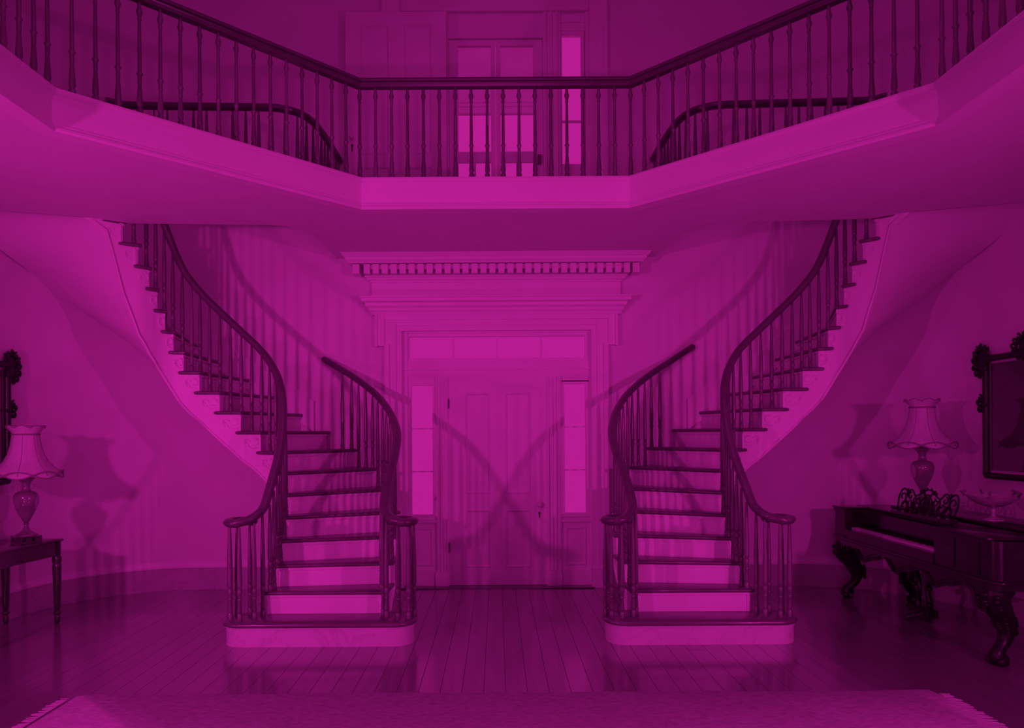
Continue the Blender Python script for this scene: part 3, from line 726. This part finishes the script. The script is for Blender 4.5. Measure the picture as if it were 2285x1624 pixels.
# ------------------------------------------------------------------ table lamps
def table_lamp(loc, rot, label):
    L = empty('table_lamp', loc); tag(L, label, 'lamp', 'pair of urn lamps')
    bp = MB(); b = 0.098
    bp.box(-b, b, -b, b, 0.042, 0.053).box(-b, b, -b, b, 0.0, 0.010)
    for sx_ in (-1,1):
        for sy_ in (-1,1): bp.box(sx_*b, sx_*(b-0.045), sy_*b, sy_*(b-0.045), 0.010, 0.042)
    for sgn in (-1,1): bp.box(-0.018, 0.018, sgn*b, sgn*(b-0.02), 0.010, 0.042).box(sgn*b, sgn*(b-0.02), -0.018, 0.018, 0.010, 0.042)
    def P(name, mb, m, par=None, ang=40):
        o = bpy.data.objects.new(name, mb.mesh(name, m, ang)); par = par or L
        COL.objects.link(o); o.parent = par; return o
    zz_ = lambda z: 0.053+(z-0.095)*1.0854
    lz = lambda pr: [(r*0.97, zz_(z)) for r, z in pr]
    P('base_plinth', bp, 'mahogany')
    P('foot', MB().lathe(lz([(0.085,0.095),(0.085,0.105),(0.060,0.118),(0.035,0.135),(0.020,0.160),(0.016,0.178),(0.022,0.185),(0.022,0.195),(0.016,0.20)]), n=20), 'porcelain')
    u = P('urn', MB().lathe(lz([(0.016,0.20),(0.030,0.212),(0.034,0.222),(0.052,0.250),(0.075,0.295),(0.093,0.345),(0.100,0.385),(0.098,0.410),(0.085,0.432),(0.062,0.444),(0.040,0.450),(0.034,0.462),(0.030,0.480),(0.034,0.505),(0.048,0.528),(0.064,0.540)]), n=24), 'porcelain', None, 60)
    P('cap', MB().lathe([(0.066,0.540),(0.070,0.543),(0.066,0.548),(0.035,0.558),(0.012,0.568),(0.006,0.60),(0.006,0.66)], n=20), 'porcelain_light')
    for sgn in (-1,1):
        h = [(x_, y_, zz_(z_)) for x_, y_, z_ in [(sgn*0.070,0,0.440),(sgn*0.074,0,0.470),(sgn*0.066,0,0.492),(sgn*0.050,0,0.490),(sgn*0.046,0,0.470),(sgn*0.052,0,0.455)]]
        P('handle', MB().tube(cr(h, 4), 0.006, 6, up=Vector((0,1,0))), 'porcelain_light', u)
    # painted medallion
    for sgn in (-1,1):
        rows = []
        for j in range(7):
            t = -1+2*j/6; rows.append([])
            for i in range(7):
                w_ = (-1+2*i/6)*math.sqrt(max(0, 1-t*t))*0.42; z = 0.36+0.062*t
                pr = [(0.250,0.052),(0.295,0.075),(0.345,0.093),(0.385,0.100),(0.410,0.098),(0.432,0.085)]
                r = 0.1
                for (za,ra),(zb_,rb) in zip(pr, pr[1:]):
                    if za <= z <= zb_: r = ra+(rb-ra)*(z-za)/(zb_-za)
                a = sgn*PI/2*0.62-PI/2+w_; rows[-1].append(((r*0.97+0.0025)*math.cos(a), (r*0.97+0.0025)*math.sin(a), zz_(z)))
        P('painted_medallion' if sgn < 0 else 'applied_flowers', MB().grid(rows), 'porcelain_light' if sgn*rot > 0 else 'porcelain', u, 80)
    # bell shade with scalloped crown
    z0 = 0.575; prof = [(0.278,0.0),(0.264,0.028),(0.212,0.07),(0.168,0.12),(0.138,0.18),(0.118,0.25),(0.106,0.335),(0.103,0.355),(0.110,0.372),(0.145,0.405)]
    n = 48; rows = []
    for rr, zz in prof:
        row = []
        for i in range(n+1):
            a = 2*PI*i/n; sc = abs(math.sin(4*a)); k = 1-0.035*(1-sc)
            dz = 0.022*sc if zz > 0.39 else (-0.024*sc if zz == 0 else 0)
            row.append((rr*k*math.cos(a), rr*k*math.sin(a), z0+zz+dz))
        rows.append(row)
    inner = [[(x*0.985, y*0.985, z) for x,y,z in r] for r in rows[::-1]]
    sh = P('lamp_shade', MB().grid(rows+inner+[rows[0]]), 'shade', None, 60)
    for ph in (0, 1):
        pts = []
        for i in range(64):
            a = 2*PI*i/64; pts.append((0.278*math.cos(a), 0.278*math.sin(a), z0+0.005+0.030*math.sin(4*a+ph*PI)))
        P('ribbon_trim', MB().tube(pts, 0.006, 5, closed=True), 'ribbon', sh)
    P('ribbon_band', MB().tube([(0.106*math.cos(2*PI*i/40), 0.106*math.sin(2*PI*i/40), z0+0.350) for i in range(40)], 0.007, 5, closed=True), 'ribbon', sh)
    P('crown_trim', MB().tube([(0.144*math.cos(2*PI*i/64), 0.144*math.sin(2*PI*i/64), z0+0.405+0.022*abs(math.sin(8*PI*i/64))) for i in range(64)], 0.004, 5, closed=True), 'ribbon', sh)
    for k in range(8):
        a = 2*PI*k/8+PI/8
        P('shade_rib', MB().tube([((r+0.001)*math.cos(a)*0.997, (r+0.001)*math.sin(a)*0.997, z0+z) for r,z in prof[:8]], 0.0022, 4), 'ribbon', sh)
    L.rotation_euler = (0, 0, rot)
    return L
table_lamp((-4.07, 6.27, 0.745), 0.75, 'urn lamp with bell shade on the side table by the left wall')
table_lamp((3.90, 6.66, 0.945), -0.55, 'urn lamp with bell shade standing on the piano')

# ------------------------------------------------------------------ side table at the left wall
tb = empty('side_table', (-4.12, 5.9, 0)); tag(tb, 'dark mahogany side table with turned legs under the left lamp', 'table')
X0, X1, Y0, Y1 = -4.395, -3.86, 5.30, 6.46
def serp(off):
    pts = [(X0+off, Y0+off)]
    n = 16
    for i in range(n+1):
        t = i/n; y = Y0+off+(Y1-Y0-2*off)*t
        pts.append((X1-off-0.05+0.05*math.cos(2*PI*(t-0.5)*1.0)-0.0, y))
    pts.append((X0+off, Y1-off)); return pts
def serp2(off):
    pts = [(X0+off, Y0+off)]; n = 20
    for i in range(n+1):
        t = i/n; y = Y0+off+(Y1-Y0-2*off)*t
        pts.append((X1-off-0.055*math.sin(PI*t)**2*(1 if 0 < t < 1 else 0), y))
    pts.append((X0+off, Y1-off)); return pts
part('tabletop', MB().slab(serp2(0), 0.722, 0.745, 0.010), 'mahogany', tb, 45)
part('apron', MB().prism(serp2(0.025), 0.60, 0.722), 'mahogany', tb, 45)
def turned_leg():
    P = [(0.026,0.72)]
    for k in range(6): P += [(0.028,0.715-k*0.02),(0.021,0.705-k*0.02)]
    P += [(0.022,0.60),(0.030,0.585),(0.030,0.545),(0.024,0.53),(0.028,0.52),(0.029,0.50),(0.020,0.14),(0.014,0.12),(0.024,0.105),(0.024,0.09),(0.014,0.075),(0.018,0.06),(0.018,0.02),(0.012,0.0)]
    return P[::-1]
lm = MB().lathe([(r*1.28, z) for r, z in turned_leg()], n=16, mod=lambda a, z: 1-0.10*(math.cos(8*a) < 0) if 0.14 < z < 0.59 else 1).mesh('leg', 'mahogany', 50)
for lx, ly in ((X0+0.045, Y0+0.045),(X1-0.035, Y0+0.045),(X0+0.045, Y1-0.045),(X1-0.035, Y1-0.045)): put(bpy.data.objects.new('leg', lm), tb, (lx, ly, 0))

# ------------------------------------------------------------------ square piano by the right wall
pn = empty('square_piano', (3.8, 6.15, 0)); tag(pn, 'dark carved rosewood square piano with open keyboard by the right wall', 'piano')
FX, BX, PY0, PY1 = 3.40, 4.24, 4.98, 7.36
def case(off, z0, z1, fr=0.0):
    r = 0.36-off; x0, x1, y0, y1 = FX+off+fr, BX-off, PY0+off, PY1-off; pts = []
    rf = 0.10
    for cx, cy, a0, rr in ((x0+rf,y0+rf,PI,rf),(x1-r,y0+r,-PI/2,r),(x1-r,y1-r,0,r),(x0+rf*0.4,y1-rf*0.4,PI/2,rf*0.4)):
        for i in range(7): a = a0+PI/2*i/6; pts.append((cx+rr*math.cos(a), cy+rr*math.sin(a)))
    return pts
KY0, KY1 = 5.70, 7.12          # keyboard well along the front
part('bottom_board', MB().prism(case(0.0,0,0), 0.545, 0.60), 'ebony', pn)
part('base_moulding', MB().slab(case(-0.012,0,0), 0.585, 0.61, 0.012), 'ebony', pn, 50)
# case walls: closed block at the near end, cheek at the far end, body behind the keyboard
near = [p for p in case(0.012,0,0)]
body = MB().prism([(3.66,KY0),(BX-0.02,KY0),(BX-0.02,6.9),(BX-0.12,7.16),(BX-0.32,7.33),(3.66,7.33)], 0.60, 0.885)
part('case_back', body, 'ebony', pn)
r_ = 0.10; pts = [(3.425,KY0)]
for i in range(9): a = PI+PI/2*i/8; pts.append((3.425+r_+r_*math.cos(a), PY0+0.015+r_+r_*math.sin(a)))
for i in range(9): a = -PI/2+PI/2*i/8; pts.append((BX-0.02-0.35+0.35*math.cos(a), PY0+0.015+0.35+0.35*math.sin(a)))
pts.append((BX-0.02, KY0))
part('near_case_block', MB().prism(pts, 0.60, 0.885), 'ebony', pn, 30)
part('far_cheek', MB().prism([(3.415,KY1+0.02),(3.75,KY1+0.02),(3.75,7.34),(3.415,7.34)], 0.60, 0.86).box(3.405,3.76,KY1+0.01,7.352,0.86,0.885).box(3.405,3.76,KY1+0.012,7.35,0.60,0.63), 'ebony', pn)
for y in (5.16, 5.44): part('panel_bead', MB().tube([(3.421,y,0.63),(3.421,y,0.86)], 0.006, 5), 'ebony_carved', pn)
# key frame, keys, name board
part('key_slip', MB().box(3.415, 3.45, KY0, KY1+0.02, 0.60, 0.695), 'ebony', pn)
part('key_bed', MB().box(3.45, 3.66, KY0, KY1+0.02, 0.60, 0.685), 'ebony', pn)
NW = 50; kw = (KY1-0.03-KY0-0.01)/NW
wk = MB().box(0, 0.145, 0.0008, kw-0.0008, 0, 0.022).mesh('white_key', 'ivory'); bk = MB().box(0, 0.09, -0.006, 0.006, 0, 0.014).mesh('black_key', 'black_key')
kb = part('keyboard', MB().box(3.455, 3.655, KY0+0.005, KY1-0.015, 0.686, 0.694), 'black_key', pn)
for k in range(NW):
    y = KY0+0.01+k*kw
    put(bpy.data.objects.new('white_key', wk), kb, (3.458, y, 0.695))
    if k % 7 not in (2, 6) and k < NW-1: put(bpy.data.objects.new('black_key', bk), kb, (3.513, y+kw, 0.717))
part('name_board', MB().box(3.60, 3.625, KY0, 6.88, 0.735, 0.868).box(3.612, 3.65, KY0, 6.88, 0.71, 0.745), 'ebony', pn)
# top: fixed lid, folded front flap
part('lid', MB().slab([(3.64,PY0+0.06),(BX-0.35,PY0),(BX-0.10,PY0+0.10),(BX+0.0,PY0+0.36),(BX+0.0,6.9),(BX-0.10,7.14),(BX-0.32,PY1),(3.64,PY1)], 0.886, 0.912, 0.010), 'ebony', pn, 45)
part('lid_flap', MB().slab([(3.78,5.10),(4.12,5.16),(4.20,5.4),(4.20,6.85),(3.78,6.98)], 0.9125, 0.9440, 0.010), 'ebony', pn, 45)
part('front_rail_top', MB().slab([(3.40,PY0+0.06),(3.655,PY0+0.02),(3.655,KY0-0.01),(3.40,KY0-0.01)], 0.886, 0.908, 0.010), 'ebony', pn, 45)
part('far_rail_top', MB().slab([(3.395,KY1),(3.65,KY1),(3.65,PY1+0.005),(3.395,PY1+0.005)], 0.886, 0.908, 0.010), 'ebony', pn, 45)
# music desk: fretwork scrolls
DY0, DL = 6.63, 0.83; tilt = Vector((0.24, 0, 0.97)); org = Vector((3.645, DY0, 0.93))
dk = part('music_desk', MB().box(3.60, 3.68, DY0-DL, DY0+0.02, 0.912, 0.936), 'ebony', pn)
fw = MB(); TR = 0.0068
def dpt(a, b): return org+Vector((0,-1,0))*(a*DL)+tilt*(b*0.215)
def curve2(pts, r=TR, sub=4): fw.tube([dpt(p.x, p.y) for p in cr([(a,b,0) for a,b in pts], sub)], r, 5, up=Vector((1,0,0)))
def spir(cx, cy, r0, r1, a0, a1, n=12, asp=0.26):
    return [(cx+asp*(r0+(r1-r0)*i/n)*math.cos(a0+(a1-a0)*i/n), cy+(r0+(r1-r0)*i/n)*math.sin(a0+(a1-a0)*i/n)) for i in range(n+1)]
for mir in (0, 1):
    mm = lambda P: [(1-a, b) if mir else (a, b) for a, b in P]
    curve2(mm([(0.02,0.0),(0.0,0.35),(-0.01,0.65),(0.02,0.92),(0.07,0.98),(0.12,0.86),(0.13,0.66),(0.11,0.45),(0.06,0.2)]), 0.0078)
    curve2(mm(spir(0.06,0.62,0.26,0.05,-1.2,4.6)))
    curve2(mm([(0.13,0.70),(0.16,0.92),(0.21,0.96),(0.25,0.84),(0.28,0.74),(0.33,0.78),(0.40,0.92),(0.46,1.02),(0.50,1.05)]), 0.0078)
    curve2(mm(spir(0.20,0.70,0.17,0.04,1.6,7.2))); curve2(mm(spir(0.10,0.28,0.22,0.05,0,5.2))); curve2(mm(spir(0.24,0.38,0.24,0.05,2.6,8.2)))
    curve2(mm(spir(0.18,0.18,0.18,0.04,3.4,8.8))); curve2(mm(spir(0.34,0.52,0.20,0.04,-0.6,4.6))); curve2(mm(spir(0.33,0.20,0.20,0.04,3.0,8.6)))
    curve2(mm(spir(0.43,0.22,0.16,0.04,0.2,5.6))); curve2(mm([(0.28,0.0),(0.30,0.30),(0.27,0.55),(0.30,0.74)])); curve2(mm([(0.40,0.0),(0.38,0.3),(0.41,0.6),(0.46,0.78),(0.43,0.92)]))
    curve2(mm([(0.46,0.12),(0.455,0.40),(0.465,0.70)])); curve2(mm([(0.15,0.0),(0.17,0.3),(0.14,0.5)])); curve2(mm([(0.04,0.0),(0.10,0.12),(0.18,0.02),(0.26,0.12),(0.34,0.02),(0.42,0.12),(0.50,0.04)]))
    for a, b in ((0.13,0.96),(0.36,0.93),(0.39,1.0),(0.43,1.0),(0.46,1.08),(0.41,0.90),(0.30,0.62),(0.22,0.52),(0.36,0.70)):
        p = dpt(1-a if mir else a, b); fw.ball(p, 0.009, 0.011, 0.011, 6, 4)
for k in range(4): curve2([(0.475+k*0.0167,0.12),(0.475+k*0.0167,0.80)], 0.0032, 2)
curve2([(0.44,0.80),(0.50,0.84),(0.56,0.80)]); curve2([(0.45,0.12),(0.50,0.05),(0.55,0.12)])
part('fretwork', fw, 'ebony_carved', dk, 70)
# serpentine apron with mouldings along the front
def wav(t): return 0.49-0.042*math.cos(2*PI*t*4)+0.016*math.sin(2*PI*t*8)-(0.05 if t < 0.06 or t > 0.94 else 0)
n = 60; top = []; bot = []
ap = MB(); rows = [[],[],[],[]]
for i in range(n+1):
    t = i/n; y = PY1-0.09-(PY1-PY0-0.18)*t; z = wav(t)
    for j,(x_, zz) in enumerate(((3.41,0.59),(3.41,z),(3.445,z),(3.445,0.59))): rows[j].append((x_, y, zz))
part('apron', ap.grid(rows), 'ebony', pn, 40)
for j, (dz, rr) in enumerate(((0.0,0.009),(0.022,0.007),(0.044,0.005))):
    part('apron_moulding', MB().tube([(3.406, PY1-0.09-(PY1-PY0-0.18)*i/n, wav(i/n)+dz) for i in range(n+1)], rr, 6), 'ebony', pn, 60)
rows = [[],[]]
for i in range(21):
    t = i/20; x_ = 3.45+t*0.7; rows[0].append((x_, 7.20, 0.59)); rows[1].append((x_, 7.20, 0.51-0.03*math.cos(2*PI*t*2)))
# carved cabriole legs
def cab_leg(name, x, y, dirx, diry, z1=0.56):
    D = Vector((dirx, diry, 0)).normalized(); mb = MB()
    pr = [(0.00,0.02,0.062),(0.02,0.03,0.060),(0.045,0.07,0.050),(0.015,0.11,0.042),(-0.03,0.16,0.045),(-0.05,0.22,0.055),(-0.035,0.30,0.068),(0.01,0.38,0.082),(0.055,0.44,0.095),(0.060,0.50,0.100),(0.03,0.545,0.105),(0.0,z1,0.105)]
    path = [Vector((x,y,0))+D*a+Vector((0,0,z)) for a,z,r in pr]
    path = cr(path, 3); rad = cr([(r,0,0) for a,z,r in pr], 3)
    mb.sweep(path, circ(1.0, 12), radii=[r.x for r in rad], frame_up=Vector((D.x, D.y, 0.001)))
    o = part(name, mb, 'ebony_carved', pn, 60)
    cv = MB()
    rr = random.Random(3)
    side = Vector((-D.y, D.x, 0))
    for k in range(9):
        z = 0.50-k*0.032; i = min(len(path)-1, max(0, int((z/0.56)*len(path)*0.95))); p = min(path, key=lambda q: abs(q.z-z)); r = rad[path.index(p)].x
        for sd in (-0.5, 0.0, 0.5):
            c = p+D*(r*0.95*math.cos(sd*1.5))+side*(r*math.sin(sd*1.5)); q = 0.024-0.0012*k+0.004*rr.random()
            cv.ball(c+Vector((0,0,rr.uniform(-.01,.01))), q, q, q*0.8, 7, 5)
    for a in (0,1):
        c = path[0]+D*0.055+side*(0.04*(1-2*a)); cv.ball(c+Vector((0,0,0.012)), 0.036, 0.036, 0.030, 7, 5)
    for a, z in ((-1,0.30),(-1,0.26),(-1,0.22)):
        p = min(path, key=lambda q: abs(q.z-z)); r = rad[path.index(p)].x; cv.tube([p-D*(r*0.9)+side*(0.03*math.cos(b))+Vector((0,0,0.025*math.sin(b)))-D*0.02 for b in [2*PI*i/10 for i in range(10)]], 0.012, 5, closed=True)
    part('carving', cv, 'ebony_carved', o, 70)['kind'] = 'stuff'
    part('caster', MB().ball((x+D.x*0.01,y+D.y*0.01,0.018), 0.018, 0.018, 0.018, 8, 6), 'brass', o)
    return o
cab_leg('leg', 3.53, 7.25, -1, 0.25); cab_leg('leg', 3.56, 5.14, -1, -0.35); cab_leg('leg', 4.05, 5.20, 1, -0.4); cab_leg('leg', 3.98, 6.98, 1, 0.3)
# pedal lyre
ly = MB()
for sg in (-1,1):
    P = [(3.72, 6.34+sg*0.12, 0.56),(3.72, 6.34+sg*0.15, 0.48),(3.72, 6.34+sg*0.10, 0.38),(3.72, 6.34+sg*0.055, 0.28),(3.72, 6.34+sg*0.09, 0.17),(3.72, 6.34+sg*0.08, 0.11)]
    ly.tube(cr(P,4), 0.024, 8, up=Vector((1,0,0)))
    for z in (0.46, 0.30, 0.16): ly.ball((3.70, 6.34+sg*0.11, z), 0.028, 0.028, 0.024, 7, 5)
ly.box(3.68, 3.76, 6.20, 6.48, 0.05, 0.115)
lyo = part('pedal_lyre', ly, 'ebony_carved', pn, 60)
for sg in (-1,1):
    part('pedal', MB().tube([(3.72, 6.34+sg*0.05, 0.075),(3.60, 6.34+sg*0.055, 0.06),(3.54, 6.34+sg*0.06, 0.05)], 0.012, 6), 'brass', lyo)
    part('lyre_rod', MB().tube([(3.72, 6.34+sg*0.02, 0.11),(3.72, 6.34+sg*0.02, 0.55)], 0.005, 5), 'brass', lyo)
part('lyre_foot', MB().box(3.70,3.74,6.25,6.43,0.0,0.05), 'ebony_carved', lyo)

# compote bowl on the piano
cb = empty('compote_bowl', (3.92, 5.74, 0.944)); tag(cb, 'pale footed compote bowl standing near the right end of the piano', 'bowl')
part('bowl', MB().lathe([(0.02,0.105),(0.06,0.110),(0.12,0.135),(0.165,0.17),(0.185,0.195),(0.178,0.197),(0.155,0.172),(0.10,0.140),(0.0,0.125)], c=(3.92,5.74,0.944), n=28, mod=lambda a, z: 1+0.03*math.cos(12*a) if z > 0.15 else 1), 'porcelain_light', cb, 60)
part('stem', MB().lathe([(0.075,0.0),(0.075,0.008),(0.04,0.02),(0.016,0.035),(0.013,0.06),(0.020,0.075),(0.013,0.09),(0.03,0.106)], c=(3.92,5.74,0.944), n=18), 'porcelain_light', cb, 50)
for a, r_ in ((2.6,0.115),(1.4,0.10),(0.2,0.11),(4.0,0.11),(5.2,0.10)):
    fx, fy = 3.92+r_*math.cos(a), 5.74+r_*math.sin(a)
    part('rim_handle', MB().tube([(fx+0.075*math.cos(a),fy+0.075*math.sin(a),1.135),(fx+0.10*math.cos(a),fy+0.10*math.sin(a),1.165),(fx+0.065*math.cos(a),fy+0.065*math.sin(a),1.175)], 0.014, 6), 'porcelain', cb, 60)
# ------------------------------------------------------------------ carved wall mirrors, left and right
def wall_mirror(s, label):
    o = empty('wall_mirror', (s*XW, 6.0, 1.5)); tag(o, label, 'mirror', 'pair of carved wall mirrors')
    y0, y1, z0, z1 = 5.45, 6.54, 1.25, 2.30; x = s*(XW-0.003); d = -s
    part('mirror_glass', MB().box(x+d*0.012, x+d*0.018, y0+0.05, y1-0.05, z0+0.05, z1-0.05), 'mirror', o)
    fr = MB()
    for a, b in (((y0,z0),(y1,z0)),((y1,z0),(y1,z1)),((y1,z1),(y0,z1)),((y0,z1),(y0,z0))):
        fr.tube([(x+d*0.030, a[0], a[1]),(x+d*0.030, b[0], b[1])], 0.028, 8, up=Vector((1,0.01,0.02)))
    part('frame', fr, 'ebony_carved', o, 50)
    def cluster(yc, zc, hy, hz, nb, sd):
        rr = random.Random(sd); c = MB()
        for k in range(nb):
            a = 2*PI*k/nb; yy = yc+hy*math.cos(a)*0.8; zz = zc+hz*math.sin(a)*0.8
            pts = [(x+d*(0.035+0.01*math.sin(j)), yy+(0.028-0.0022*j)*math.cos(a+j*0.7), zz+(0.036-0.0028*j)*math.sin(a+j*0.7)) for j in range(10)]
            c.tube(pts, 0.010, 5, up=Vector((1,0,0)))
            c.ball((x+d*0.035, yy+rr.uniform(-.02,.02), zz+rr.uniform(-.02,.02)), 0.02, 0.017, 0.021, 6, 4)
        c.box(x, x+d*0.03, yc-hy*0.55, yc+hy*0.55, zc-hz*0.8, zc+hz*0.8)
        part('carved_ornament', c, 'ebony_carved', o, 70)
    cluster(6.60, 2.285, 0.11, 0.15, 12, 1); cluster(6.58, 1.90, 0.055, 0.07, 6, 2); cluster(5.40, 2.285, 0.11, 0.15, 12, 3); cluster(6.0, 2.36, 0.22, 0.12, 14, 4); cluster(5.40, 1.30, 0.06, 0.09, 7, 5)
wall_mirror(-1, 'dark carved mirror frame on the left wall above the side table')
wall_mirror(1, 'dark carved mirror frame on the right wall above the piano')

# ------------------------------------------------------------------ rug
rg = empty('area_rug', (0, 4.0, 0)); tag(rg, 'pale patterned rug with fringed ends in front of the staircases', 'rug')
RX0, RX1, RY1 = -2.69, 2.76, 4.60
edge = [(RX0, -0.5), (RX1, -0.5)]+[(RX1+0.006*math.sin(i*1.3), -0.5+(RY1+0.5)*i/30) for i in range(1,30)]+[(RX1-0.03, RY1)]
edge += [(RX1+(RX0-RX1)*i/60, RY1+0.008*math.sin(i*0.9)+0.006*math.sin(i*2.3)) for i in range(1,60)]+[(RX0+0.03, RY1-0.02)]
part('woven_field', MB().slab(edge, 0.0005, 0.014, 0.004, 2), 'rug', rg, 60)
fg = MB(); rr = random.Random(5)
for sg, xx in ((-1, RX0), (1, RX1)):
    for k in range(260):
        y = -0.4+(RY1+0.36)*k/260; l = 0.055+0.02*rr.random(); dy = rr.uniform(-.012,.012)
        fg.tube([(xx-sg*0.004,y,0.008),(xx+sg*l*0.6,y+dy*0.5,0.006),(xx+sg*l,y+dy,0.0045)], 0.0042, 4)
fo = part('fringe', fg, 'fringe', rg, 70); fo['kind'] = 'stuff'
